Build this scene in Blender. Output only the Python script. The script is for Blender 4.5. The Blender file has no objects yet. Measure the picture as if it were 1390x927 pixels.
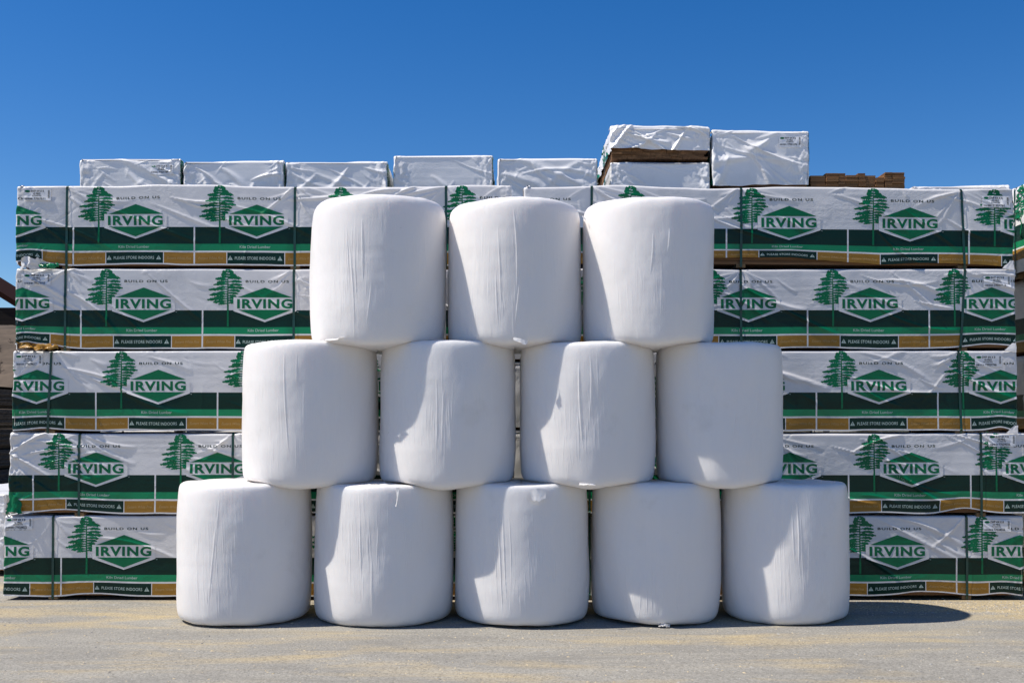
import bpy, bmesh, math, random
import numpy as np
from mathutils import Vector, Matrix
R = math.radians
C = bpy.context.scene.collection
sc = bpy.context.scene
random.seed(7)

# ------------------------------------------------------------------ camera
EYE, F, PITCH = 1.72, 1450.0, 1.20
cam = bpy.data.objects.new('camera', bpy.data.cameras.new('camera'))
C.objects.link(cam)
cam.location = (0, 0, EYE)
cam.rotation_euler = (R(90 + PITCH), 0, 0)
cam.data.sensor_width = 36.0
cam.data.lens = 36.0 * F / 1390.0
cam.data.shift_y = (111.5 - F * math.tan(R(PITCH))) / 1390.0     # cropped from the top of a wider frame
cam.data.clip_end = 6000
sc.camera = cam

# ------------------------------------------------------------------ light
SUN_EL, SUN_AZ = 56.5, 7.0         # azimuth: degrees from due left towards the camera
w = bpy.data.worlds.new('World'); sc.world = w
w.use_nodes = True
nt = w.node_tree
sky = nt.nodes.new('ShaderNodeTexSky')
sky.sky_type = 'NISHITA'
sky.sun_disc = False
sky.sun_elevation = R(SUN_EL)
sky.sun_rotation = R(-90 - SUN_AZ)
sky.altitude = 600
sky.air_density = 1.0
sky.dust_density = 0.35
sky.ozone_density = 3.0
bg = nt.nodes['Background']
bg.inputs['Strength'].default_value = 0.092
hsv = nt.nodes.new('ShaderNodeHueSaturation')
hsv.inputs['Saturation'].default_value = 1.40
hsv.inputs['Hue'].default_value = 0.509
hsv.inputs['Value'].default_value = 0.92
nt.links.new(sky.outputs[0], hsv.inputs['Color'])
nt.links.new(hsv.outputs[0], bg.inputs['Color'])
sun = bpy.data.objects.new('sun', bpy.data.lights.new('sun', 'SUN'))
C.objects.link(sun)
sun.data.energy = 4.5
sun.data.angle = R(0.53)
sun.data.color = (1.0, 0.935, 0.83)
sd = Vector((-math.cos(R(SUN_AZ)) * math.cos(R(SUN_EL)), -math.sin(R(SUN_AZ)) * math.cos(R(SUN_EL)), math.sin(R(SUN_EL))))
sun.rotation_euler = sd.to_track_quat('Z', 'Y').to_euler()
sun.location = (-10, -3, 12)
sc.view_settings.view_transform = 'Standard'
sc.view_settings.look = 'None'
sc.view_settings.exposure = 0.49
sc.view_settings.gamma = 1.0
sc.render.engine = 'CYCLES'
sc.cycles.max_bounces = 8

# ------------------------------------------------------------------ helpers
def X(px, d):                       # photograph column -> metres at depth d
    return (px - 695.0) * d / F
def Z(py, d):
    return EYE + (575.0 - py) * d / F

def tag(o, label=None, cat=None, group=None, kind=None):
    if label: o['label'] = label
    if cat: o['category'] = cat
    if group: o['group'] = group
    if kind: o['kind'] = kind
    return o

def empty(name, loc, rz=0.0):
    o = bpy.data.objects.new(name, None); C.objects.link(o)
    o.location = loc; o.rotation_euler = (0, 0, rz)
    o.empty_display_size = 0.2
    return o

def link_mesh(name, me, mats, parent=None, smooth=True):
    for m in mats: me.materials.append(m)
    if smooth: me.shade_smooth()
    o = bpy.data.objects.new(name, me); C.objects.link(o)
    if parent is not None: o.parent = parent
    return o

class Geo:
    """collects vertices and faces in numpy blocks"""
    def __init__(self): self.v = []; self.f = []; self.m = []; self.n = 0
    def grid(self, P, mat=0, wrap=False, flip=False):
        """P: (rows, cols, 3)"""
        r, c = P.shape[:2]
        idx = np.arange(r * c).reshape(r, c) + self.n
        a = idx[:-1]; b = idx[1:]
        if wrap:
            a2 = np.roll(a, -1, 1); b2 = np.roll(b, -1, 1)
        else:
            a2 = a[:, 1:]; b2 = b[:, 1:]; a = a[:, :-1]; b = b[:, :-1]
        q = np.stack([a, a2, b2, b], -1).reshape(-1, 4)
        if flip: q = q[:, ::-1]
        self.v.append(P.reshape(-1, 3)); self.n += r * c
        self.f += q.tolist()
        if np.isscalar(mat): self.m += [mat] * len(q)
        else: self.m += list(np.asarray(mat).reshape(-1))
    def faces(self, V, Fc, mats):
        self.v.append(np.asarray(V, float).reshape(-1, 3))
        self.f += [[i + self.n for i in f] for f in Fc]
        self.m += list(mats) if not np.isscalar(mats) else [mats] * len(Fc)
        self.n += len(V)
    def box(self, x0, x1, y0, y1, z0, z1, mat=0):
        V = [(x, y, z) for z in (z0, z1) for y in (y0, y1) for x in (x0, x1)]
        self.faces(V, [(0, 2, 3, 1), (4, 5, 7, 6), (0, 1, 5, 4), (2, 6, 7, 3), (0, 4, 6, 2), (1, 3, 7, 5)], mat)
    def mesh(self, name):
        V = np.concatenate(self.v)
        me = bpy.data.meshes.new(name)
        me.from_pydata(V.tolist(), [], self.f)
        me.polygons.foreach_set('material_index', np.array(self.m, dtype=np.int32))
        me.update()
        return me

# ------------------------------------------------------------------ materials
def mat(name, col, rough=0.5, spec=0.5):
    m = bpy.data.materials.new(name); m.use_nodes = True
    b = m.node_tree.nodes['Principled BSDF']
    b.inputs['Base Color'].default_value = (*col, 1)
    b.inputs['Roughness'].default_value = rough
    b.inputs['Specular IOR Level'].default_value = spec
    return m
class NB:
    def __init__(self, m): self.t = m.node_tree; self.b = self.t.nodes['Principled BSDF']
    def n(self, kind, ins=None, **kw):
        nd = self.t.nodes.new(kind)
        for k, v in kw.items(): setattr(nd, k, v)
        for k, v in (ins or {}).items():
            if isinstance(v, bpy.types.NodeSocket): self.t.links.new(v, nd.inputs[k])
            else: nd.inputs[k].default_value = v
        return nd
    def obj(self, scale=(1, 1, 1), rot=(0, 0, 0), loc=(0, 0, 0)):
        tc = self.n('ShaderNodeTexCoord')
        return self.n('ShaderNodeMapping', {'Vector': tc.outputs['Object'], 'Scale': scale, 'Rotation': rot, 'Location': loc}).outputs[0]
    def noise(self, vec, scale, detail=3, rough=0.5, dist=0.0):
        return self.n('ShaderNodeTexNoise', {'Vector': vec, 'Scale': scale, 'Detail': detail, 'Roughness': rough, 'Distortion': dist}).outputs['Fac']
    def ramp(self, fac, stops):
        nd = self.n('ShaderNodeValToRGB', {'Fac': fac})
        e = nd.color_ramp.elements
        e[0].position, e[0].color = stops[0][0], (*stops[0][1], 1)
        e[1].position, e[1].color = stops[-1][0], (*stops[-1][1], 1)
        for p, c in stops[1:-1]:
            k = e.new(p); k.color = (*c, 1)
        return nd.outputs[0]
    def mix(self, fac, a, b, mode='MIX'):
        nd = self.n('ShaderNodeMix', data_type='RGBA', blend_type=mode)
        for i, v in ((0, fac), (6, a), (7, b)):
            if isinstance(v, bpy.types.NodeSocket): self.t.links.new(v, nd.inputs[i])
            else: nd.inputs[i].default_value = v if i == 0 or len(v) == 4 else (*v, 1)
        return nd.outputs[2]
    def math(self, op, a, b=0.0):
        nd = self.n('ShaderNodeMath', operation=op)
        for i, v in ((0, a), (1, b)):
            if isinstance(v, bpy.types.NodeSocket): self.t.links.new(v, nd.inputs[i])
            else: nd.inputs[i].default_value = v
        return nd.outputs[0]
    def bump(self, h, dist, strength=1.0, prev=None):
        ins = {'Height': h, 'Distance': dist, 'Strength': strength}
        if prev is not None: ins['Normal'] = prev
        return self.n('ShaderNodeBump', ins).outputs[0]
    def set(self, name, v):
        if isinstance(v, bpy.types.NodeSocket): self.t.links.new(v, self.b.inputs[name])
        else: self.b.inputs[name].default_value = v

def bale_film():
    m = mat('white_stretch_film', (0.84, 0.83, 0.85), 0.42, 0.4)
    k = NB(m)
    o = k.n('ShaderNodeObjectInfo')
    tc = k.n('ShaderNodeTexCoord')
    off = k.n('ShaderNodeVectorMath', {0: tc.outputs['Object'], 1: o.outputs['Location']}, operation='ADD').outputs[0]
    def mp(s): return k.n('ShaderNodeMapping', {'Vector': off, 'Scale': s}).outputs[0]
    dirt = k.noise(mp((1.0, 1.0, 1.0)), 2.0, 6, 0.65)
    c = k.ramp(dirt, [(0.0, (0.885, 0.855, 0.842)), (0.60, (0.87, 0.842, 0.828)), (0.74, (0.80, 0.77, 0.745)), (1.0, (0.68, 0.64, 0.58))])
    sp = k.noise(mp((1, 1, 1)), 38, 2, 0.5)
    c = k.mix(k.ramp(sp, [(0.0, (0, 0, 0)), (0.77, (0, 0, 0)), (0.83, (0.5, 0.5, 0.5)), (1.0, (1, 1, 1))]), c, (0.45, 0.38, 0.27))
    st = k.noise(mp((14, 14, 0.9)), 1.0, 4, 0.6)
    c = k.mix(k.math('MULTIPLY', st, 0.12), c, (0.62, 0.60, 0.60))
    k.set('Base Color', c)
    # fine vertical streaks of stretched film, horizontal overlaps of the wraps
    s1 = k.noise(mp((55, 55, 2.2)), 1.0, 3, 0.6)
    s2 = k.noise(mp((150, 150, 9)), 1.0, 2, 0.5)
    gate = k.ramp(k.noise(mp((3, 3, 1.4)), 1.0, 2), [(0.38, (0.12, 0.12, 0.12)), (0.68, (1, 1, 1))])
    h = k.math('MULTIPLY', k.math('ADD', s1, k.math('MULTIPLY', s2, 0.35)), gate)
    n0 = k.bump(k.noise(mp((130, 130, 60)), 1.0, 3, 0.6), 0.0012, 1.0)
    n1 = k.bump(h, 0.0022, 1.0, n0)
    hz = k.noise(mp((0.8, 0.8, 26)), 1.0, 2, 0.5)
    n2 = k.bump(hz, 0.0005, 1.0, n1)
    fz = k.noise(mp((1, 1, 1)), 9, 4, 0.55)
    n3 = k.bump(fz, 0.0025, 1.0, n2)
    k.set('Subsurface Weight', 0.45); k.set('Subsurface Radius', (1.0, 0.9, 0.85)); k.set('Subsurface Scale', 0.16)
    k.set('Normal', n3)
    k.set('Roughness', k.ramp(s1, [(0.3, (0.30,) * 3), (0.7, (0.44,) * 3)]))
    tr = k.n('ShaderNodeBsdfTranslucent', {'Color': (0.85, 0.83, 0.80, 1)})
    mx = k.n('ShaderNodeMixShader', {'Fac': 0.10, 1: k.b.outputs[0], 2: tr.outputs[0]})
    out = [n for n in k.t.nodes if n.type == 'OUTPUT_MATERIAL'][0]
    k.t.links.new(mx.outputs[0], out.inputs[0])
    return m

def wrap_film(name, col, rough=0.34, var=0.06, spec=0.22):
    """printed polythene lumber wrap: glossy, crinkled"""
    m = mat(name, col, rough, spec)
    k = NB(m)
    v = k.obj()
    d = k.noise(v, 3.0, 5, 0.6)
    dk = tuple(c * (1 - 3.0 * var) for c in col)
    k.set('Base Color', k.mix(k.ramp(d, [(0.45, (0, 0, 0)), (0.75, (1, 1, 1))]), col, dk))
    a = k.noise(k.obj((1, 1, 1.6), (0, R(25), 0)), 16, 4, 0.55, 0.6)
    b = k.n('ShaderNodeTexVoronoi', {'Vector': k.obj((1.0, 1.0, 2.0), (0, R(-20), 0)), 'Scale': 11.0, 'Randomness': 1.0}, feature='SMOOTH_F1').outputs['Distance']
    gate = k.ramp(k.noise(v, 2.2, 2), [(0.42, (0.10,) * 3), (0.66, (1, 1, 1))])
    h = k.math('MULTIPLY', k.math('ADD', a, k.math('MULTIPLY', b, 0.25)), gate)
    n1 = k.bump(h, 0.0055, 0.8)
    c = k.noise(k.obj((1, 1, 1.5)), 75, 3, 0.5)
    k.set('Normal', k.bump(c, 0.0012, 0.9, n1))
    return m

def wood_mat(name, col, dark, scale=(1, 14, 30)):
    m = mat(name, col, 0.8, 0.2)
    k = NB(m)
    g = k.noise(k.obj(scale), 3.0, 5, 0.6, 0.4)
    c = k.mix(k.ramp(g, [(0.3, (0, 0, 0)), (0.7, (1, 1, 1))]), col, dark)
    pi = k.noise(k.obj((0.8, 6, 36)), 1.0, 1)
    c = k.mix(k.ramp(pi, [(0.4, (0, 0, 0)), (0.62, (0.6,) * 3)]), c, tuple(x * 0.55 for x in dark))
    k.set('Base Color', c)
    k.set('Normal', k.bump(g, 0.003, 0.6))
    return m

M = {}
M['bale'] = bale_film()
M['w'] = wrap_film('white_wrap_film', (0.69, 0.675, 0.675), 0.34, 0.04, 0.5)
M['dk'] = wrap_film('dark_green_print', (0.0025, 0.025, 0.017), 0.30)
M['mid'] = wrap_film('bright_green_print', (0.003, 0.215, 0.085), 0.30, .06, .35)
M['logo'] = wrap_film('logo_green_print', (0.003, 0.140, 0.056), 0.32)
M['gold'] = wrap_film('gold_print', (0.32, 0.165, 0.026), 0.34)
M['goldt'] = wrap_film('pale_gold_lettering', (0.42, 0.28, 0.12), 0.34)
M['txt'] = wrap_film('pale_green_lettering', (0.42, 0.52, 0.47), 0.34)
M['plain'] = wrap_film('plain_white_film', (0.80, 0.79, 0.79), 0.36, 0.04, 0.5)
M['ink'] = mat('label_ink', (0.05, 0.06, 0.07), 0.5)
M['lab'] = mat('label_paper', (0.74, 0.74, 0.76), 0.45)
M['strap'] = mat('dark_green_strapping', (0.006, 0.050, 0.040), 0.35)
M['wood'] = wood_mat('pine_boards', (0.31, 0.165, 0.075), (0.14, 0.068, 0.03))
M['bear'] = wood_mat('weathered_bearer', (0.34, 0.23, 0.12), (0.16, 0.10, 0.05))
M['old'] = wood_mat('weathered_grey_boards', (0.12, 0.10, 0.08), (0.05, 0.04, 0.035))
M['tarp'] = mat('black_tarpaulin', (0.02, 0.02, 0.022), 0.4)
FILM = [M['w'], M['dk'], M['mid'], M['logo'], M['gold'], M['goldt'], M['txt'], M['plain']]
W_, DK, MID, LOGO, GOLD, GOLDT, TXT = range(7)

# ------------------------------------------------------------------ ground
def make_ground():
    g = Geo()
    def lines(lo, hi, near, k):
        a = [0.0]
        s = near
        while a[-1] < hi: a.append(a[-1] + s); s *= k
        return a
    ys = [-60, -30, -10, 0, 3, 5] + list(np.arange(6, 20, 0.25)) + [22, 26, 32, 40, 60, 90, 140, 220, 400, 800, 1600, 3500]
    xs = [-3500, -1500, -600, -250, -100, -50, -25, -14] + list(np.arange(-8, 8.01, 0.25)) + [14, 25, 50, 100, 250, 600, 1500, 3500]
    rng = np.random.default_rng(3)
    xx, yy = np.meshgrid(xs, ys)
    zz = 0.008 * np.sin(xx * 1.3 + 0.7 * np.sin(yy)) * np.sin(yy * 1.1 + 1) - 0.008
    zz = np.where((np.abs(xx) < 8) & (yy > 6) & (yy < 20), zz, -0.008)
    g.grid(np.stack([xx, yy, zz], -1))
    m = mat('dusty_asphalt', (0.2, 0.19, 0.17), 0.9, 0.25)
    k = NB(m)
    tc = k.n('ShaderNodeTexCoord').outputs['Object']
    def mp(s, l=(0, 0, 0)): return k.n('ShaderNodeMapping', {'Vector': tc, 'Scale': s, 'Location': l}).outputs[0]
    base = k.ramp(k.noise(mp((0.5, 1.6, 1)), 1.3, 8, 0.62, 0.3), [(0.28, (0.22, 0.21, 0.19)), (0.48, (0.272, 0.26, 0.234)), (0.62, (0.31, 0.294, 0.26)), (0.76, (0.355, 0.333, 0.285))])
    dust = k.noise(mp((0.42, 1.5, 1), (3.7, 1.9, 0)), 1.25, 9, 0.66, 0.5)
    yc = k.n('ShaderNodeSeparateXYZ', {0: tc})
    far = k.n('ShaderNodeMapRange', {'Value': yc.outputs[1], 'From Min': 8.4, 'From Max': 10.0, 'To Min': 0.0, 'To Max': 0.05}).outputs[0]
    rt = k.n('ShaderNodeMapRange', {'Value': yc.outputs[0], 'From Min': 3.4, 'From Max': 5.0, 'To Min': 0.0, 'To Max': 0.17}).outputs[0]
    rt = k.math('MULTIPLY', rt, k.n('ShaderNodeMapRange', {'Value': yc.outputs[1], 'From Min': 9.0, 'From Max': 9.8}).outputs[0])
    dd = k.math('ADD', k.math('ADD', dust, far), rt)
    dm = k.ramp(dd, [(0.49, (0, 0, 0)), (0.57, (0.40,) * 3), (0.68, (0.9,) * 3)])
    c = k.mix(dm, base, (0.43, 0.345, 0.205))
    gr = k.noise(mp((1, 1, 1)), 60, 5, 0.75)
    c = k.mix(k.ramp(gr, [(0.36, (0.85,) * 3), (0.5, (0, 0, 0))]), c, (0.13, 0.12, 0.105))
    c = k.mix(k.ramp(gr, [(0.56, (0, 0, 0)), (0.72, (0.75,) * 3)]), c, (0.52, 0.49, 0.43))
    st = k.noise(mp((0.22, 2.6, 1), (9, 4, 0)), 1.6, 5, 0.6, 0.8)
    c = k.mix(k.ramp(st, [(0.56, (0, 0, 0)), (0.70, (0.55,) * 3)]), c, (0.20, 0.19, 0.17))
    k.set('Base Color', c)
    vo = k.n('ShaderNodeTexVoronoi', {'Vector': mp((1, 1, 1)), 'Scale': 90.0}).outputs['Distance']
    n1 = k.bump(gr, 0.006, 0.8)
    n2 = k.bump(vo, 0.004, 0.5, n1)
    n3 = k.bump(k.noise(mp((1, 1.4, 1)), 7, 5, 0.6), 0.02, 0.5, n2)
    k.set('Normal', n3)
    o = link_mesh('ground', g.mesh('ground'), [m])
    tag(o, kind='structure')
make_ground()

def make_chips():
    rng = random.Random(11)
    g = Geo()
    for i in range(5200):
        y = rng.uniform(6.9, 10.6); x = rng.uniform(-6.2, 6.2)
        if rng.random() < 0.3:
            x = rng.gauss(4.4, 0.9); y = rng.gauss(10.1, 0.25)
        s = rng.choice((0.003, 0.004, 0.004, 0.006)) * rng.uniform(0.7, 1.4)
        a = rng.uniform(0, 6.28)
        l = s * rng.uniform(1, 2.6)
        ca, sa = math.cos(a), math.sin(a)
        z = 0.008 * math.sin(x * 1.3 + 0.7 * math.sin(y)) * math.sin(y * 1.1 + 1) - 0.008
        V = [(x + ca * l, y + sa * l, z), (x - sa * s, y + ca * s, z), (x - ca * l, y - sa * l, z), (x + sa * s, y - ca * s, z), (x + rng.uniform(-.3, .3) * s, y, z + s * rng.uniform(.6, 1.2))]
        g.faces(V, [(0, 1, 4), (1, 2, 4), (2, 3, 4), (3, 0, 4)], rng.choice((0, 0, 1, 2)))
    o = link_mesh('wood_chips_and_grit', g.mesh('grit'), [mat('pale_wood_chip', (0.50, 0.41, 0.27), 0.9), mat('grey_stone', (0.36, 0.35, 0.33), 0.9), mat('dark_stone', (0.22, 0.21, 0.20), 0.9)], smooth=False)
    tag(o, 'scattered wood chips and grit on the grey yard surface', 'grit', kind='stuff')
make_chips()

# ------------------------------------------------------------------ noise helper
def vnoise(x, y, seed):
    """smooth value noise on arrays"""
    xi = np.floor(x).astype(int); yi = np.floor(y).astype(int)
    fx = x - xi; fy = y - yi
    fx = fx * fx * (3 - 2 * fx); fy = fy * fy * (3 - 2 * fy)
    def h(a, b):
        n = (a * 374761393 + b * 668265263 + seed * 974634777) & 0xffffffff
        n = ((n ^ (n >> 13)) * 1274126177) & 0xffffffff
        return ((n ^ (n >> 16)) & 0xffff) / 65535.0 * 2 - 1
    return (h(xi, yi) * (1 - fx) + h(xi + 1, yi) * fx) * (1 - fy) + (h(xi, yi + 1) * (1 - fx) + h(xi + 1, yi + 1) * fx) * fy
def fbm(x, y, seed, oc=3):
    s = 0; a = 1.0
    for i in range(oc):
        s = s + a * vnoise(x * 2 ** i, y * 2 ** i, seed + i * 17); a *= 0.5
    return s

def ridge(U, V, u0, v0, ang, L, wd, amp, bend=0.0):
    """a tapered crease: returns a height field"""
    du, dv = U - u0, V - v0
    ca, sa = math.cos(ang), math.sin(ang)
    t = (du * ca + dv * sa) / L
    d = -du * sa + dv * ca - bend * L * t * (1 - t) * 4
    tt = np.clip(t, 0, 1)
    tap = np.sin(np.pi * tt) ** 0.6 * (t > 0) * (t < 1)
    wloc = wd * (0.35 + 0.9 * tt)
    return amp * tap * np.exp(-(d / wloc) ** 2)

# ------------------------------------------------------------------ bales
BR, BH, PITCHX = 0.606, 1.215, 1.217
BD = 9.60
def bale_mesh(seed, r0, H, top_n, bot_n, sag, tilt, creases, upper):
    rng = random.Random(seed)
    # meridian
    th = np.linspace(-np.pi / 2, np.pi / 2, 4000)
    n = np.where(th > 0, top_n, bot_n)
    xr = np.cos(th).clip(0) ** (2 / n) * r0
    qb = 0.42                                    # widest height
    zz = np.where(th > 0, qb * H + (1 - qb) * H * np.abs(np.sin(th)) ** (2 / n), qb * H - qb * H * np.abs(np.sin(th)) ** (2 / n))
    qq = (zz / H - qb) / np.where(th > 0, 1 - qb, qb)
    xr = xr * (1 - np.where(th > 0, 0.036, 0.032) * np.abs(qq) ** 2.2)
    s = np.concatenate([[0], np.cumsum(np.hypot(np.diff(xr), np.diff(zz)))])
    S = s[-1]
    # rows: dense along the side
    k = np.concatenate([np.linspace(0, 0.42, 8)[:-1], np.linspace(0.42, S - 0.42, 190), np.linspace(S - 0.42, S, 10)[1:]])
    mr = np.interp(k, s, xr); mz = np.interp(k, s, zz)
    mr[0] = mr[-1] = 1e-4
    dr = np.gradient(mr, k); dz = np.gradient(mz, k)
    nl = np.hypot(dr, dz); nr, nz = dz / nl, -dr / nl
    front = np.linspace(-1.80, 1.80, 620)       # 0 faces the camera
    back = np.linspace(1.80, 2 * np.pi - 1.80, 62)[1:-1]
    A = np.concatenate([front, back])
    AA, KK = np.meshgrid(A, k)
    MR = np.repeat(mr[:, None], len(A), 1); MZ = np.repeat(mz[:, None], len(A), 1)
    NR = np.repeat(nr[:, None], len(A), 1); NZ = np.repeat(nz[:, None], len(A), 1)
    side = np.clip(MR / r0, 0, 1) ** 6
    ca_, sa_ = np.cos(AA), np.sin(AA)
    h = 0.011 * fbm(sa_ * 1.3 + 5, ca_ * 1.6 + MZ * 1.3 + seed, seed, 2)
    h += 0.0022 * fbm(sa_ * 4 + 9, ca_ * 4 + MZ * 4 + seed, seed + 5, 3)
    # straps of film under tension: faint horizontal belts
    h += 0.0004 * vnoise(MZ * 16 + 0 * AA, 0 * AA + seed, seed + 9)
    U = AA * r0
    for cr in creases:                          # (centre angle in x/r, z from, z to, slant, width, amp)
        cx, z0, z1, slant, wd, amp = cr
        L = abs(z1 - z0)
        h += ridge(U, MZ, math.asin(max(-.99, min(.99, cx))) * r0, min(z0, z1), np.pi / 2 + slant, L, wd, amp * 1.1, rng.uniform(-.02, .02)) * side
    for cl in range(4):                         # clusters of fine creases
        cu = rng.uniform(-0.5, 0.35); cz = rng.uniform(0.1, 0.7)
        for i in range(26):
            u0 = cu + rng.gauss(0, 0.13); z0 = cz + rng.gauss(0, 0.18); L = rng.uniform(0.08, 0.42)
            h += ridge(U, MZ, u0, z0, np.pi / 2 + rng.gauss(0.03, 0.05), L, rng.uniform(0.0022, 0.0045), rng.uniform(0.0006, 0.0021)) * side
    rr = MR + NR * h; z = MZ + NZ * h
    # crimped film towards the caps
    capr = np.clip(1 - MR / r0, 0, 1)
    z = z + 0.006 * capr * (MR > 0.02) * np.sin(AA * 14 + 3 * fbm(sa_ * 2, ca_ * 2, seed, 2))
    x = rr * np.sin(AA); y = -rr * np.cos(AA)
    if upper:                                   # belly sinks between the two bales below
        wgt = np.clip(1 - MZ / 0.35, 0, 1) ** 1.5
        z = z - sag * np.exp(-(x / 0.24) ** 2) * wgt
    z = z + tilt * x * np.clip(MZ / H, 0, 1)
    P = np.stack([x, y, z], -1)
    g = Geo(); g.grid(P, wrap=True)
    return g.mesh('bale')

BIG = {  # signature creases of each bale: (x/r, z0, z1, slant, width, amplitude)
 (3, 0): [(-.10, .50, 1.02, .02, .005, .006), (-.30, .45, .98, .06, .0045, .005), (-.22, .10, .90, .08, .005, .005), (-.18, .3, .8, .05, .004, .004), (-.05, .15, .5, -.12, .004, .003), (-.45, .3, .9, .03, .003, .002)],
 (3, 1): [(.02, .40, 1.12, .035, .005, .007), (-.02, .10, .62, -.11, .005, .005), (-.20, .25, .98, .04, .0045, .005), (-.24, .12, .6, .05, .0045, .004), (-.48, .6, 1.0, .0, .003, .002)],
 (3, 2): [(-.10, .55, .92, -.08, .004, .004), (.16, .75, .95, -.1, .006, .005), (.05, .2, .7, -.02, .004, .002)],
 (2, 0): [(-.10, .25, 1.12, .055, .005, .005), (0, .85, 1.12, 0, .003, .003), (.1, .5, .8, 0, .003, .002)],
 (2, 1): [(-.1, .30, .9, 0, .005, .003), (-.02, .25, .8, -.03, .005, .003), (.1, .3, .72, .04, .004, .002)],
 (2, 2): [(-.12, .30, 1.05, .045, .0055, .007), (-.02, .6, 1.1, .0, .004, .003), (-.18, .2, .6, .03, .004, .003), (.05, .3, .5, .03, .004, .002)],
 (2, 3): [(.03, .35, .62, -.08, .004, .004), (.1, .3, .6, -.06, .004, .003)],
 (1, 0): [(-.30, .15, .95, -.1, .005, .004), (-.45, .05, .7, .05, .005, .003), (-.2, .5, 1.1, -.06, .004, .003)],
 (1, 1): [(-.2, .4, .95, .03, .0055, .005), (-.05, .1, .6, .0, .005, .004), (.02, .5, .9, -.04, .004, .003), (-.35, .3, .9, .03, .004, .003)],
 (1, 2): [(-.28, .1, 1.05, .05, .0055, .006), (-.22, .2, 1.0, .045, .004, .005), (-.34, .1, .9, .045, .004, .004), (-.16, .3, .95, .03, .0035, .003)],
 (1, 3): [(-.35, .12, .38, -.03, .004, .004), (-.25, .1, .36, -.03, .004, .004), (-.12, .12, .3, -.05, .003, .003)],
 (1, 4): [(-.05, .5, 1.1, .02, .0055, .006), (.02, .4, 1.0, .03, .004, .004), (-.1, .5, 1.05, .04, .004, .004), (.3, .4, 1.0, .0, .003, .002)],
}
LB = {
 (1, 0): 'white wrapped bale at the left end of the bottom row, its left side sunlit',
 (1, 1): 'white bottom-row bale with a torn film tail hanging from its top rim',
 (1, 2): 'white bale in the middle of the bottom row, frayed film at its top',
 (1, 3): 'mostly shaded white bottom-row bale with a small lit patch low down',
 (1, 4): 'white bale at the right end of the bottom row, shadow beside it',
 (2, 0): 'white wrapped bale at the left end of the middle row of four',
 (2, 1): 'white bale of the four-bale row, second from the left',
 (2, 2): 'white bale of the four-bale row, second from the right, long upright crease',
 (2, 3): 'mostly shaded white bale at the right end of the four-bale row',
 (3, 0): 'creased white bale at the left end of the top row, without a shadow',
 (3, 1): 'white wrapped bale in the middle of the top row of three',
 (3, 2): 'smooth white wrapped bale at the right end of the top row',
}
SPAN = {1: [(241, 426), (427, 616), (617, 799), (801, 977), (978, 1153)],
        2: [(327, 513), (515, 700), (704, 890), (889, 1064)],
        3: [(421, 606), (608, 790), (791, 971)]}
TOPS = {1: [1.205, 1.205, 1.215, 1.21, 1.205], 2: [1.215, 1.215, 1.205, 1.205], 3: [1.245, 1.228, 1.232]}
YOFF = {1: [0, 0, 0, .085, .085], 2: [.05, 0, 0, .07], 3: [-.03, 0, -.035]}
def scrap(name, parent, pts, sd, m, rough=0.022):
    """small crumpled sheet of film through corner points (2 x n polyline rows)"""
    rng = np.random.default_rng(sd)
    P = np.array(pts, float)
    a, b = P[0], P[1]
    n = len(a)
    t = np.linspace(0, n - 1, n * 5)
    def rs(q): return np.stack([np.interp(t, np.arange(n), q[:, i]) for i in range(3)], -1)
    a, b = rs(a), rs(b)
    s = np.linspace(0, 1, 7)[:, None, None]
    G = a[None] * (1 - s) + b[None] * s
    sz = np.linalg.norm(a[0] - a[-1])
    q = np.arange(G.shape[1])[None, :] * 1.0; p = np.arange(7)[:, None] * 1.0
    for ax in range(3):
        G[:, :, ax] += rough * sz * fbm(q * .45 + p * 0, p * .5 + q * 0, sd + ax * 5, 3)
    g = Geo(); g.grid(G)
    return link_mesh(name, g.mesh(name), [m], parent, smooth=True)

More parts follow.
